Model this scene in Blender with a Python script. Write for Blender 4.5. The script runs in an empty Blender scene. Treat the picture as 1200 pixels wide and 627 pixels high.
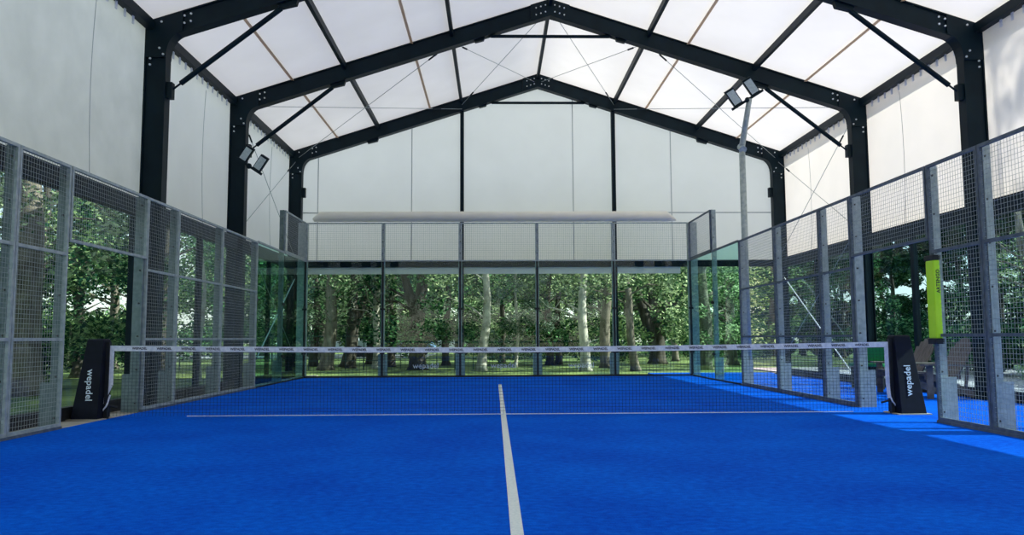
import bpy, math, random
from mathutils import Vector, Matrix
random.seed(7)
SC = bpy.context.scene
COL = SC.collection
PI = math.pi

# ------------------------------------------------------------------ materials
def new_mat(name):
    m = bpy.data.materials.new(name); m.use_nodes = True
    nt = m.node_tree
    for n in list(nt.nodes): nt.nodes.remove(n)
    out = nt.nodes.new('ShaderNodeOutputMaterial')
    return m, nt, out
def N(nt, t, **kw):
    n = nt.nodes.new(t)
    for k, v in kw.items():
        if k in n.inputs.keys(): n.inputs[k].default_value = v
        else: setattr(n, k, v)
    return n
def rgba(c): return (c[0], c[1], c[2], 1)
def noise_col(nt, c1, c2, scale, detail=4, lo=.35, hi=.65, stretch=None):
    tc = N(nt, 'ShaderNodeTexCoord')
    src = tc.outputs['Object']
    if stretch:
        mp = N(nt, 'ShaderNodeMapping'); mp.inputs['Scale'].default_value = stretch
        nt.links.new(src, mp.inputs['Vector']); src = mp.outputs['Vector']
    nz = N(nt, 'ShaderNodeTexNoise'); nz.inputs['Scale'].default_value = scale; nz.inputs['Detail'].default_value = detail
    nt.links.new(src, nz.inputs['Vector'])
    rp = N(nt, 'ShaderNodeValToRGB')
    rp.color_ramp.elements[0].position = lo; rp.color_ramp.elements[0].color = rgba(c1)
    rp.color_ramp.elements[1].position = hi; rp.color_ramp.elements[1].color = rgba(c2)
    nt.links.new(nz.outputs['Fac'], rp.inputs['Fac'])
    return rp.outputs['Color'], nz.outputs['Fac']
def pbr(name, c1, c2=None, scale=8, rough=.6, metal=0, bump=0, spec=.5, stretch=None, lo=.35, hi=.65):
    m, nt, out = new_mat(name)
    b = N(nt, 'ShaderNodeBsdfPrincipled')
    b.inputs['Roughness'].default_value = rough; b.inputs['Metallic'].default_value = metal
    b.inputs['Specular IOR Level'].default_value = spec
    col, fac = noise_col(nt, c1, c2 or tuple(x*.85 for x in c1), scale, stretch=stretch, lo=lo, hi=hi)
    nt.links.new(col, b.inputs['Base Color'])
    if bump:
        bp = N(nt, 'ShaderNodeBump'); bp.inputs['Strength'].default_value = bump; bp.inputs['Distance'].default_value = .02
        nt.links.new(fac, bp.inputs['Height']); nt.links.new(bp.outputs['Normal'], b.inputs['Normal'])
    nt.links.new(b.outputs['BSDF'], out.inputs['Surface'])
    return m
def fabric(name, c1, c2, trans=.5, scale=1.2, tcol=None):
    m, nt, out = new_mat(name)
    col, fac = noise_col(nt, c1, c2, scale, detail=5, lo=.3, hi=.7)
    d = N(nt, 'ShaderNodeBsdfDiffuse'); t = N(nt, 'ShaderNodeBsdfTranslucent')
    g = N(nt, 'ShaderNodeBsdfGlossy'); g.inputs['Roughness'].default_value = .45
    nt.links.new(col, d.inputs['Color'])
    if tcol: t.inputs['Color'].default_value = rgba(tcol)
    else: nt.links.new(col, t.inputs['Color'])
    mx = N(nt, 'ShaderNodeMixShader'); mx.inputs[0].default_value = trans
    nt.links.new(d.outputs[0], mx.inputs[1]); nt.links.new(t.outputs[0], mx.inputs[2])
    m2 = N(nt, 'ShaderNodeMixShader'); m2.inputs[0].default_value = .04
    nt.links.new(mx.outputs[0], m2.inputs[1]); nt.links.new(g.outputs[0], m2.inputs[2])
    nt.links.new(m2.outputs[0], out.inputs['Surface'])
    return m
def glass(name, tint, ior=1.45):
    m, nt, out = new_mat(name)
    t = N(nt, 'ShaderNodeBsdfTransparent'); t.inputs['Color'].default_value = rgba(tint)
    g = N(nt, 'ShaderNodeBsdfGlossy'); g.inputs['Roughness'].default_value = 0.0
    lw = N(nt, 'ShaderNodeLayerWeight'); lw.inputs['Blend'].default_value = .5
    p = N(nt, 'ShaderNodeMath', operation='POWER'); nt.links.new(lw.outputs['Facing'], p.inputs[0]); p.inputs[1].default_value = 5
    q = N(nt, 'ShaderNodeMath', operation='MULTIPLY_ADD'); nt.links.new(p.outputs[0], q.inputs[0]); q.inputs[1].default_value = .55; q.inputs[2].default_value = .022
    mx = N(nt, 'ShaderNodeMixShader')
    nt.links.new(q.outputs[0], mx.inputs[0])
    nt.links.new(t.outputs[0], mx.inputs[1]); nt.links.new(g.outputs[0], mx.inputs[2])
    nt.links.new(mx.outputs[0], out.inputs['Surface'])
    return m
def leafmat(name, c1, c2, tr=.32):
    m, nt, out = new_mat(name)
    ge = N(nt, 'ShaderNodeNewGeometry')
    rp = N(nt, 'ShaderNodeValToRGB')
    rp.color_ramp.elements[0].color = rgba(c1); rp.color_ramp.elements[1].color = rgba(c2); rp.color_ramp.elements[0].position = .42
    nt.links.new(ge.outputs['Random Per Island'], rp.inputs['Fac'])
    d = N(nt, 'ShaderNodeBsdfDiffuse'); t = N(nt, 'ShaderNodeBsdfTranslucent')
    nt.links.new(rp.outputs['Color'], d.inputs['Color'])
    hs = N(nt, 'ShaderNodeHueSaturation'); hs.inputs['Value'].default_value = 1.3; hs.inputs['Saturation'].default_value = 1.1
    hs.inputs['Hue'].default_value = .485
    nt.links.new(rp.outputs['Color'], hs.inputs['Color']); nt.links.new(hs.outputs['Color'], t.inputs['Color'])
    mx = N(nt, 'ShaderNodeMixShader'); mx.inputs[0].default_value = tr
    nt.links.new(d.outputs[0], mx.inputs[1]); nt.links.new(t.outputs[0], mx.inputs[2])
    nt.links.new(mx.outputs[0], out.inputs['Surface'])
    return m

def turf_mat():
    m, nt, out = new_mat('blue_turf')
    b = N(nt, 'ShaderNodeBsdfPrincipled'); b.inputs['Roughness'].default_value = .9; b.inputs['Specular IOR Level'].default_value = .03
    tc = N(nt, 'ShaderNodeTexCoord')
    def nz(scale, det, stretch=(1,1,1)):
        mp = N(nt, 'ShaderNodeMapping'); mp.inputs['Scale'].default_value = stretch
        nt.links.new(tc.outputs['Object'], mp.inputs['Vector'])
        n = N(nt, 'ShaderNodeTexNoise'); n.inputs['Scale'].default_value = scale; n.inputs['Detail'].default_value = det
        nt.links.new(mp.outputs['Vector'], n.inputs['Vector']); return n.outputs['Fac']
    big = nz(.9, 6); fine = nz(22, 8, (.75, 1, 1)); blade = nz(110, 3)
    rp = N(nt, 'ShaderNodeValToRGB')
    rp.color_ramp.elements[0].position = .36; rp.color_ramp.elements[0].color = (0.0, .044, .42, 1)
    rp.color_ramp.elements[1].position = .68; rp.color_ramp.elements[1].color = (0.0, .148, .76, 1)
    def math_(op, a, b2):
        n = N(nt, 'ShaderNodeMath', operation=op)
        for i, v in enumerate((a, b2)):
            if isinstance(v, float): n.inputs[i].default_value = v
            else: nt.links.new(v, n.inputs[i])
        return n.outputs[0]
    s = math_('ADD', math_('MULTIPLY', big, .3), math_('ADD', math_('MULTIPLY', fine, .4), math_('MULTIPLY', blade, .3)))
    nt.links.new(s, rp.inputs['Fac']); nt.links.new(rp.outputs['Color'], b.inputs['Base Color'])
    bp = N(nt, 'ShaderNodeBump'); bp.inputs['Strength'].default_value = .35; bp.inputs['Distance'].default_value = .012
    nt.links.new(s, bp.inputs['Height']); nt.links.new(bp.outputs['Normal'], b.inputs['Normal'])
    nt.links.new(b.outputs['BSDF'], out.inputs['Surface'])
    return m

M = {}
M['turf'] = turf_mat()
M['line'] = pbr('white_line_turf', (.62,.68,.66), (.74,.78,.74), 60, .9, bump=.3, spec=.1)
M['steel'] = pbr('dark_painted_frame', (.001,.009,.015), (.003,.015,.022), 3, .5, 0, spec=.16)
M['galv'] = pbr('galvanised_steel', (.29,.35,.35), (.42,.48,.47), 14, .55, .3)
M['galv_dark'] = pbr('dark_rail_steel', (.08,.11,.14), (.14,.17,.20), 14, .55, .3)  # darker steel for right-hand frames and the base channels
M['galv_shaded'] = pbr('galvanised_steel_shaded', (.14,.20,.20), (.21,.27,.27), 14, .55, .3)  # darker copy of the galvanised steel, painting shade into the left posts
M['wire'] = pbr('galvanised_wire', (.26,.31,.30), (.36,.40,.39), 30, .5, .3)
M['bolt'] = pbr('zinc_bolt', (.55,.6,.62), (.7,.74,.75), 30, .35, .2)
M['darkbolt'] = pbr('rusty_bolt', (.03,.035,.04), (.07,.06,.05), 30, .6)
M['rubber'] = pbr('black_rubber', (.004,.006,.008), (.01,.012,.015), 20, .6)
M['roof'] = fabric('roof_membrane', (.84,.83,.79), (.91,.90,.86), .225, .8)
M['wall'] = fabric('wall_membrane', (.86,.84,.82), (.92,.90,.88), .68, .9)
M['wall_r'] = fabric('sunny_wall_membrane', (.82,.81,.77), (.89,.87,.82), .235, .9)
M['wall_b'] = fabric('gable_membrane', (.87,.84,.81), (.92,.89,.86), .80, .9)
M['wallreflect'] = fabric('wall_membrane_reflections', (.74,.74,.72), (.88,.87,.85), .66, 1.6)  # blotches paint in reflections from the glass in front of the camera
M['curtain'] = fabric('rolled_curtain_fabric', (.86,.83,.74), (.92,.89,.80), .12, 3)
M['strap'] = fabric('tan_webbing', (.62,.52,.42), (.70,.60,.50), .75, 20)
M['seam'] = pbr('pale_seam', (.42,.44,.45), (.48,.5,.5), 20, .8)
M['glass'] = glass('court_glass', (.86,.96,.945))
M['sideglass'] = glass('court_side_glass', (.70,.92,.885))
M['tentglass'] = glass('clear_tent_glazing', (.86,.94,.94))
M['darkglass'] = glass('smoky_tent_glazing', (.66,.80,.83))
M['netcord'] = pbr('black_net_cord', (.006,.008,.012), (.012,.014,.02), 20, .8)
M['tape'] = pbr('white_net_tape', (.60,.64,.72), (.78,.80,.84), 25, .7)
M['cover'] = pbr('navy_padding', (.002,.004,.010), (.004,.006,.016), 10, .6, spec=.2)
M['print'] = pbr('white_print', (.62,.74,.80), (.72,.82,.86), 20, .7)
M['ink'] = pbr('dark_print', (.02,.02,.04), (.03,.03,.05), 20, .7)
M['neon'] = pbr('lime_padding', (.50,.90,.02), (.58,.95,.03), 5, .45)
M['concrete'] = pbr('tan_concrete', (.30,.27,.22), (.46,.43,.36), 3, .9, bump=.2)
M['gravel'] = pbr('pale_gravel', (.30,.26,.30), (.56,.50,.52), 9, .95, bump=.5)
M['grass'] = pbr('park_grass', (.02,.06,.015), (.20,.27,.07), 1.1, .95, bump=.4)
M['path'] = pbr('park_asphalt', (.25,.27,.29), (.33,.35,.36), 4, .9)
M['bark'] = pbr('grey_bark', (.10,.085,.065), (.22,.19,.15), 9, .95, bump=.8, stretch=(1,1,.25))
M['bark_dark'] = pbr('dark_bark', (.035,.03,.025), (.085,.075,.06), 9, .95, bump=.8, stretch=(1,1,.25))
M['bark_pale'] = pbr('pale_birch_bark', (.30,.28,.24), (.66,.62,.54), 5, .9, bump=.4, stretch=(1,1,.6))
M['leaf_a'] = leafmat('leaf_green', (.012,.055,.028), (.42,.60,.26))  # green, dark and yellow leaf ramps paint in sunlit highlights and shade
M['leaf_b'] = leafmat('leaf_dark', (.007,.04,.024), (.16,.34,.15))
M['leaf_c'] = leafmat('leaf_yellow', (.04,.10,.04), (.70,.82,.48))
M['leaf_h'] = leafmat('hedge_leaf', (.010,.030,.018), (.035,.085,.035), .15)
M['leaf_d'] = leafmat('leaf_silver', (.10,.16,.12), (.30,.38,.30))
M['wood'] = pbr('weathered_wood', (.08,.072,.068), (.18,.16,.145), 6, .8, stretch=(1,8,1))
M['green_plastic'] = pbr('green_plastic', (.005,.20,.05), (.01,.26,.07), 4, .4)
M['lampglass'] = pbr('lamp_lens', (.36,.44,.44), (.46,.53,.52), 30, .25)
M['car_white'] = pbr('car_paint_pale', (.55,.62,.68), (.6,.66,.72), 2, .3)
M['car_blue'] = pbr('car_paint_blue', (.10,.22,.40), (.12,.25,.44), 2, .3)
M['carglass'] = pbr('car_window', (.01,.015,.02), (.02,.025,.03), 2, .1)
M['gfence'] = pbr('park_fence_green', (.02,.06,.06), (.03,.08,.08), 4, .6)
M['flag'] = pbr('pale_banner_cloth', (.55,.62,.66), (.7,.76,.8), 3, .7)

# ------------------------------------------------------------------ mesh builder
class MB:
    def __init__(s): s.v = []; s.f = []
    def add(s, vs, fs):
        o = len(s.v); s.v += [tuple(v) for v in vs]; s.f += [tuple(i+o for i in f) for f in fs]; return s
    def box(s, x0, x1, y0, y1, z0, z1):
        vs = [(x,y,z) for z in (z0,z1) for y in (y0,y1) for x in (x0,x1)]
        return s.add(vs, [(0,2,3,1),(4,5,7,6),(0,1,5,4),(2,6,7,3),(0,4,6,2),(1,3,7,5)])
    def quad(s, a, b, c, d): return s.add([a,b,c,d], [(0,1,2,3)])
    def bar(s, a, b, w, h, up=(0,0,1)):
        a = Vector(a); b = Vector(b); d = (b-a).normalized(); up = Vector(up)
        sd = d.cross(up)
        if sd.length < 1e-4: sd = d.cross(Vector((0,1,0)))
        sd.normalize(); u = sd.cross(d).normalized()
        vs = []
        for p in (a, b):
            for i, j in ((-1,-1),(1,-1),(1,1),(-1,1)): vs.append(p + sd*(w/2*i) + u*(h/2*j))
        return s.add(vs, [(0,1,2,3),(7,6,5,4),(0,4,5,1),(1,5,6,2),(2,6,7,3),(3,7,4,0)])
    def tube(s, pts, rad, n=6, caps=True):
        pts = [Vector(p) for p in pts]
        if not hasattr(rad, '__len__'): rad = [rad]*len(pts)
        rings = []; prev = None
        for i, p in enumerate(pts):
            d = (pts[min(i+1, len(pts)-1)] - pts[max(i-1, 0)])
            if d.length < 1e-9: d = Vector((0,0,1))
            d.normalize()
            if prev is None:
                u = d.cross(Vector((0,0,1)))
                if u.length < 1e-3: u = d.cross(Vector((1,0,0)))
            else:
                u = prev - d*prev.dot(d)
                if u.length < 1e-4: u = d.cross(Vector((1,0,0)))
            u.normalize(); prev = u; w = d.cross(u)
            rings.append([p + (u*math.cos(2*PI*k/n) + w*math.sin(2*PI*k/n))*rad[i] for k in range(n)])
        o = len(s.v)
        for r in rings: s.v += [tuple(q) for q in r]
        for i in range(len(rings)-1):
            for k in range(n):
                a = o+i*n+k; b = o+i*n+(k+1) % n
                s.f.append((a, b, b+n, a+n))
        if caps:
            s.f.append(tuple(o+k for k in reversed(range(n))))
            e = o+(len(rings)-1)*n; s.f.append(tuple(e+k for k in range(n)))
        return s
    def prism(s, poly, y0, y1, axis='y'):
        # poly in (a,b); axis y -> (x,z)
        n = len(poly)
        def P(a, b, t):
            return {'y': (a, t, b), 'x': (t, a, b), 'z': (a, b, t)}[axis]
        vs = [P(a, b, y0) for a, b in poly] + [P(a, b, y1) for a, b in poly]
        fs = [tuple(range(n)), tuple(reversed(range(n, 2*n)))]
        for i in range(n):
            j = (i+1) % n; fs.append((i, i+n, j+n, j))
        return s.add(vs, fs)
    def sphere(s, c, r, n=8, m=5, sc=(1,1,1)):
        vs = []; fs = []
        for i in range(m+1):
            th = PI*i/m
            for k in range(n):
                ph = 2*PI*k/n
                vs.append((c[0]+r*sc[0]*math.sin(th)*math.cos(ph), c[1]+r*sc[1]*math.sin(th)*math.sin(ph), c[2]+r*sc[2]*math.cos(th)))
        for i in range(m):
            for k in range(n):
                fs.append((i*n+k, (i+1)*n+k, (i+1)*n+(k+1) % n, i*n+(k+1) % n))
        return s.add(vs, fs)
    def build(s, name, mat, parent=None, smooth=False, bevel=0, recalc=False):
        me = bpy.data.meshes.new(name); me.from_pydata(s.v, [], s.f)
        me.materials.append(mat)
        if smooth: me.polygons.foreach_set('use_smooth', [True]*len(me.polygons))
        me.update(); 
        o = bpy.data.objects.new(name, me); COL.objects.link(o)
        if parent is not None:
            o.parent = parent
            o.matrix_parent_inverse = Matrix.Translation(-Vector(parent.location)) if parent.type == 'EMPTY' and not parent.get('local') else Matrix()
        if bevel:
            b = o.modifiers.new('bevel', 'BEVEL'); b.width = bevel; b.segments = 2; b.limit_method = 'ANGLE'
        return o
def thing(name, label, cat, loc=(0,0,0), group=None, local=False, rz=0):
    o = bpy.data.objects.new(name, None); COL.objects.link(o); o.location = loc; o.rotation_euler[2] = rz
    o.empty_display_size = .2
    o['label'] = label; o['category'] = cat
    if group: o['group'] = group
    if local: o['local'] = 1
    return o
def tag(o, label, cat, group=None):
    o['label'] = label; o['category'] = cat
    if group: o['group'] = group
    return o
def struct(o): o['kind'] = 'structure'; return o
def copy_tree(o, parent=None):
    c = o.copy(); COL.objects.link(c)
    if parent is not None: c.parent = parent
    for ch in o.children: copy_tree(ch, c)
    return c
FONT = {}
def text_mesh(s, size, extrude=.002, bold=0.0, sx=1.0):
    cu = bpy.data.curves.new('t', 'FONT'); cu.body = s; cu.size = size; cu.extrude = extrude; cu.offset = bold
    cu.align_x = 'CENTER'; cu.align_y = 'CENTER'; cu.resolution_u = 2
    o = bpy.data.objects.new('t', cu); COL.objects.link(o)
    dg = bpy.context.evaluated_depsgraph_get(); dg.update()
    me = bpy.data.meshes.new_from_object(o.evaluated_get(dg))
    vs = [(v.co.x*sx, v.co.y, v.co.z) for v in me.vertices]; fs = [tuple(p.vertices) for p in me.polygons]
    bpy.data.objects.remove(o); bpy.data.curves.remove(cu); bpy.data.meshes.remove(me)
    return vs, fs

# ------------------------------------------------------------------ key dimensions (metres, court frame: net at y=0, back glass at y=10.3)
YB = 10.3
XL, XR, XC = -5.64, 7.83, 1.095
PY = [11.06, 6.24, 2.19, -2.30, -6.40, -11.2]
ZE, ZR = 6.04, 8.22
SL = (ZR-ZE)/(XR-XC)
HALF = XR-XC
def roofz(off): return ZR - SL*abs(off)

# ------------------------------------------------------------------ ground
struct(MB().box(-120, 120, -60, 170, -.5, -.06).build('ground', M['grass']))
g = MB()
g.box(-5.0, 7.62, -13, 10.42, -.06, 0); g.box(4.2, 7.62, 10.42, 12.2, -.06, -.004)
fl = struct(g.build('floor', M['turf']))
struct(MB().box(-6.3, -5.0, -13, 12.0, -.3, -.004).build('paving_left', M['concrete']))
struct(MB().box(-5.0, 4.2, 10.42, 11.3, -.3, -.008).build('paving_back', M['concrete']))
struct(MB().box(7.62, 8.15, -13, 12.0, -.3, -.002).build('paving_right', M['concrete']))
struct(MB().box(8.15, 15.5, -14, 16, -.3, -.02).build('gravel_bed', M['gravel']))
# an asphalt path and parking strip far behind
struct(MB().box(-60, -4, 33, 44, -.07, -.04).build('parking_strip', M['path']))
tag(MB().box(-.033, .033, -13, 6.95, 0.0005, .004).build('court_line', M['line']), 'white painted centre line running up the blue turf to the net and beyond', 'court line')

# ------------------------------------------------------------------ tent: portal frames
def frame_label(i):
    return ['farthest black portal frame of the tent, set against the white gable wall',
            'second black portal frame from the back, its ridge at the top edge of the view',
            'third black portal frame from the back, its columns beside the court gates',
            'fourth black portal frame from the back, above the near court half',
            'black portal frame over the near half of the court',
            'nearest black portal frame at the open front of the tent'][i]
CW = .34   # column depth
RD = .34   # rafter depth
def portal(i, y):
    root = thing('portal_frame', frame_label(i), 'frame', (XC, y, 0), 'tent portal frames')
    cs = math.cos(math.atan(SL))
    for sg in (-1, 1):
        X = lambda off: XC + sg*off
        # column : web plus two flanges
        c = MB()
        x0, x1 = sorted((X(HALF), X(HALF-CW)))
        c.box(x0+.02, x1-.02, y-.07, y+.07, 0, roofz(HALF)-.1)
        c.box(x0, x0+.022, y-.1, y+.1, 0, roofz(HALF)-.1); c.box(x1-.022, x1, y-.1, y+.1, 0, roofz(HALF)-.35)
        co = c.build('column', M['steel'], root)
        MB().box(x0-.03, x1+.03, y-.16, y+.16, 0, .025).build('base_plate', M['steel'], co)
        # rafter
        r = MB(); d = RD/cs
        r.prism([(X(HALF), roofz(HALF)-.01), (X(0), ZR-.01), (X(0), ZR-d), (X(HALF), roofz(HALF)-d)], y-.07, y+.07)
        for dz in (0, d-.025):
            r.prism([(X(HALF), roofz(HALF)-.01-dz), (X(0), ZR-.01-dz), (X(0), ZR-.035-dz), (X(HALF), roofz(HALF)-.035-dz)], y-.1, y+.1)
        r.build('rafter', M['steel'], root)
        # rounded haunch plate at the eave
        h = MB(); R = .19
        A = (X(HALF-CW), roofz(HALF)-d-R*1.25); B = (X(HALF-CW-R*1.3), roofz(HALF-CW-R*1.3)-d)
        poly = [(X(HALF-.01), roofz(HALF)-.02), (X(HALF-.01), A[1]), A]
        for k in range(1, 8):
            t = k/8; cx, cz = X(HALF-CW), roofz(HALF-CW)-d   # quadratic bezier to corner
            poly.append(((1-t)**2*A[0]+2*t*(1-t)*cx+t*t*B[0], (1-t)**2*A[1]+2*t*(1-t)*cz+t*t*B[1]))
        poly += [B, (X(HALF-CW-R*1.3), roofz(HALF-CW-R*1.3)-.02)]
        ha = MB().prism(poly, y-.112, y+.112).build('haunch_plate', M['steel'], root)
        bolts = [(HALF-.10, ZE-.12), (HALF-.26, ZE-.02), (HALF-.62, roofz(HALF-.62)-.12), (HALF-.72, roofz(HALF-.72)-.12), (HALF-.62, roofz(HALF-.62)-.24), (HALF-.72, roofz(HALF-.72)-.24),
                 (HALF-.10, ZE-.62), (HALF-.10, ZE-.72), (HALF-.24, ZE-.45), (HALF-.30, ZE-.55)]
        for bo, bz in bolts:
            MB().tube([(X(bo), y-.128, bz), (X(bo), y-.11, bz)], .017, 8).build('bolt', M['bolt'], root)
        for k in range(3):
            for dz in (.11, .26):
                bo = .10+.10*k
                MB().tube([(X(bo), y-.128, roofz(bo)-dz), (X(bo), y-.11, roofz(bo)-dz)], .016, 8).build('bolt', M['bolt'], root)
        # knee brace and its brackets
        p0 = (X(HALF-CW-.05), y, 4.93); p1 = (X(HALF-2.22), y, roofz(HALF-2.22)-d-.02)
        v = Vector(p1)-Vector(p0)
        k1 = MB().box(min(X(HALF-CW), X(HALF-CW-.09)), max(X(HALF-CW), X(HALF-CW-.09)), y-.06, y+.06, 4.80, 5.06)
        k1.build('brace_bracket', M['steel'], root)
        MB().prism([(X(HALF-2.05), roofz(HALF-2.05)-d+.02), (X(HALF-2.4), roofz(HALF-2.4)-d+.02), (X(HALF-2.36), roofz(HALF-2.3)-d-.08), (X(HALF-2.1), roofz(HALF-2.1)-d-.08)], y-.05, y+.05).build('brace_bracket', M['steel'], root)
        if i > 0:
            a = Vector(p0); b = Vector(p1); q = lambda t: a+v*t
            MB().tube([q(0), q(.08), q(.085), q(.94), q(.945), q(1)], [.016, .016, .042, .042, .016, .016], 10).build('knee_brace', M['steel'], root)
        MB().prism([(X(1.38), roofz(1.38)-d+.02), (X(1.65), roofz(1.65)-d+.02), (X(1.6), roofz(1.6)-d-.06), (X(1.42), roofz(1.42)-d-.07)], y-.05, y+.05).build('tie_bracket', M['steel'], root)
    # apex splice
    MB().prism([(XC-.42, roofz(.42)-.0), (XC, ZR), (XC+.42, roofz(.42)), (XC+.42, roofz(.42)-RD/cs), (XC, ZR-RD/cs-.01), (XC-.42, roofz(.42)-RD/cs)], y-.112, y+.112).build('apex_plate', M['steel'], root)
    zt = 7.43
    MB().tube([(XC-1.45, y, zt), (XC-1.28, y, zt), (XC-1.27, y, zt), (XC+1.27, y, zt), (XC+1.28, y, zt), (XC+1.45, y, zt)], [.016,.016,.035,.035,.016,.016], 10).build('tie_rod', M['steel'], root)
    if i == 0:
        for off in (-2.08, 2.06):
            gp = MB().box(XC+off-.05, XC+off+.05, y-.05, y+.09, 0, roofz(off)-.3).build('gable_post', M['steel'], root)
    return root
for i, y in enumerate(PY): portal(i, y)

# purlins, eave beams
def along(name, cat, label, off, w, h, dz, grp):
    o = MB()
    for a, b in zip(PY[:-1], PY[1:]):
        o.box(XC+off-w/2, XC+off+w/2, b+.115, a-.115, roofz(off)-dz-h, roofz(off)-dz)
    return tag(o.build(name, M['steel']), label, cat, grp)
lab = {0: 'dark ridge purlin running along the peak of the white roof',
       -2.1: 'dark roof purlin just left of the ridge', 2.1: 'dark roof purlin just right of the ridge',
       -4.35: 'dark roof purlin nearer the left eave', 4.35: 'dark roof purlin nearer the right eave'}
for off, l in lab.items(): along('purlin', 'beam', l, off, .07, .13, .03, 'roof purlins')
def eave(s, nm):
    t = thing('eave_beam', 'dark eave beam along the top of the %s white wall' % nm, 'beam', (XC+s*(HALF-.09), 0, ZE), 'eave beams')
    x = XC+s*(HALF-.09); o = MB()
    for a, b in zip(PY[:-1], PY[1:]): o.box(x-.06, x+.06, b+.115, a-.115, ZE-.15, ZE)
    o.build('beam', M['steel'], t)
    for a, b in zip(PY[:3], PY[1:4]):
        n = int((a-b-.5)/.27)
        for k in range(n):
            yy = b+.3+k*.27
            MB().box(x+s*.03-.008, x+s*.03+.008, yy, yy+.05, ZE-.27, ZE-.14).build('lacing_loop', M['tape'], t)
eave(-1, 'left'); eave(1, 'right')
for side, sg in (('left', -1), ('right', 1)):
    for off, w in ((5.45, 'lower'), (2.95, 'upper')):
        p = sg*off
        tag(MB().box(XC+p-.028, XC+p+.028, PY[-1], PY[0], roofz(p)-.035, roofz(p)-.02).build('roof_strap', M['strap']),
            'thin tan webbing strap under the %s part of the %s roof slope' % (w, side), 'strap', 'roof straps')

# membranes
def sheet(name, pts_rows, mat):
    o = MB(); nr = len(pts_rows); nc = len(pts_rows[0])
    o.v = [tuple(p) for r in pts_rows for p in r]
    for i in range(nr-1):
        for j in range(nc-1): o.f.append((i*nc+j, i*nc+j+1, (i+1)*nc+j+1, (i+1)*nc+j))
    return o.build(name, mat, smooth=True)
ys = []
for a, b in zip(PY[:-1], PY[1:]):
    for k in range(8): ys.append((a+(b-a)*k/8, math.sin(PI*k/8)))
ys.append((PY[-1], 0))
xs = [-HALF-.25, -HALF] + [-HALF+HALF*k/10 for k in range(1, 10)] + [0]
offs = xs + [-x for x in reversed(xs[:-1])]
struct(sheet('ceiling', [[(XC+o, y, roofz(o)+.005+.03*sg) for o in offs] for y, sg in ys], M['roof']))
ZB = 3.12
def wallx(X, sgn, name, mat, a, b):
    rows = []
    for k in range(9):
        t = k/8; y = a+(b-a)*t
        rows.append([(X+sgn*.05*math.sin(PI*t)*math.sin(PI*j/6), y, ZB+(ZE-.03-ZB)*j/6) for j in range(7)])
    return sheet(name, rows, mat)
for X, s, nm in ((XL-.0, -1, 'wall_left'), (XR+.0, 1, 'wall_right')):
    root = None
    for k, (a, b) in enumerate(zip(PY[:-1], PY[1:])):
        w = wallx(X, s, nm, M['wall_r'] if s > 0 else (M['wallreflect'] if k >= 2 else M['wall']), a, b); struct(w)
        # faint welded seam in each sheet
        ym = a+(b-a)*.36
        sm = MB().tube([(X+s*(.05*math.sin(PI*.36)*math.sin(PI*j/12))-s*.004, ym, ZB+(ZE-.03-ZB)*j/12) for j in range(12)], .006, 4).build('seam', M['seam'], None); sm.parent = w
        bt = MB().tube([(X, b, ZB), (X, a, ZB)], .022, 8).build('hem', M['wall'], None); bt.parent = w
    if nm == 'wall_right':
        v = MB(); v.quad((X+.16, PY[-1], 5.72), (X+.16, PY[0], 5.72), (X+.05, PY[0], ZE+.02), (X+.05, PY[-1], ZE+.02))
        vo = v.build('valance', M['wall'], None); vo.parent = w
# header beams and glazing rails, base rails on both long sides
for X, s, nm in ((XL, -1, 'left'), (XR, 1, 'right')):
    xi = X - s*.17
    tag(MB().box(xi-.06, xi+.06, PY[-1], PY[0]-.1, 2.84, 3.10).build('header_beam', M['steel']), 'dark horizontal beam under the white fabric of the %s wall' % nm, 'beam', 'side header beams')
    tag(MB().box(xi-.06, xi+.06, PY[-1], PY[0]-.1, .0, .16).build('base_rail', M['rubber']), 'black base rail along the foot of the %s glazed side' % nm, 'rail', 'side base rails')
    for k, (a, b) in enumerate(zip(PY[:-1], PY[1:])):
        names = ['far corner bay', 'bay behind the court gate', 'bay beside the court gate', 'near bay', 'front bay']
        t = thing('glazed_screen', '%s tent glass screen in the %s of the %s side' % ('smoky' if s > 0 else 'clear', names[k], nm), 'glass screen', (xi, (a+b)/2, .16), 'glazed side screens')
        gm = M['darkglass'] if s > 0 else M['tentglass']
        m_ = (a+b)/2 if k != 2 else (1.58 if s < 0 else -1.9)
        for y0, y1 in ((b+.12, m_-.04), (m_+.04, a-.12)):
            MB().box(xi-.006, xi+.006, y0, y1, .16, 2.84).build('pane', gm, t)
        for yy, ww in ((b+.12, .05), (a-.12, .05), (m_, .06)):
            MB().box(xi-.04, xi+.04, yy-ww, yy+ww, .16, 2.84).build('mullion', M['steel'], t)
# back gable
gp = MB(); zb = 3.05
gy = PY[0]+.1
gp.v = []; rows = []
xs_ = [XL+ (XR-XL)*k/16 for k in range(17)] 
for x in xs_:
    rows.append([(x, gy, zb + (roofz(x-XC)-.03-zb)*j/4) for j in range(5)])
wb = struct(sheet('wall_back', rows, M['wall_b']))
for x in (-2.36, 2.05, -4.9, 4.75):
    s_ = MB().box(x-.012, x+.012, gy-.006, gy-.002, zb, roofz(x-XC)-.3).build('seam', M['seam']); s_.parent = wb
s_ = MB().box(XL+.3, XR-.3, gy-.012, gy-.002, 4.38, 4.41).build('pocket_seam', M['seam']); s_.parent = wb
tag(MB().box(XL+.3, XR-.3, PY[0]-.02, PY[0]+.09, 2.90, 3.08).build('header_beam', M['steel']), 'dark horizontal beam across the back gable behind the glass top', 'beam')
fl_ = MB().box(XL+.4, XR-2.9, PY[0]+.02, PY[0]+.04, 2.72, 2.90).build('gable_flap', M['curtain']); tag(fl_, 'pale fabric flap hanging below the beam behind the back glass', 'fabric flap')
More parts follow.
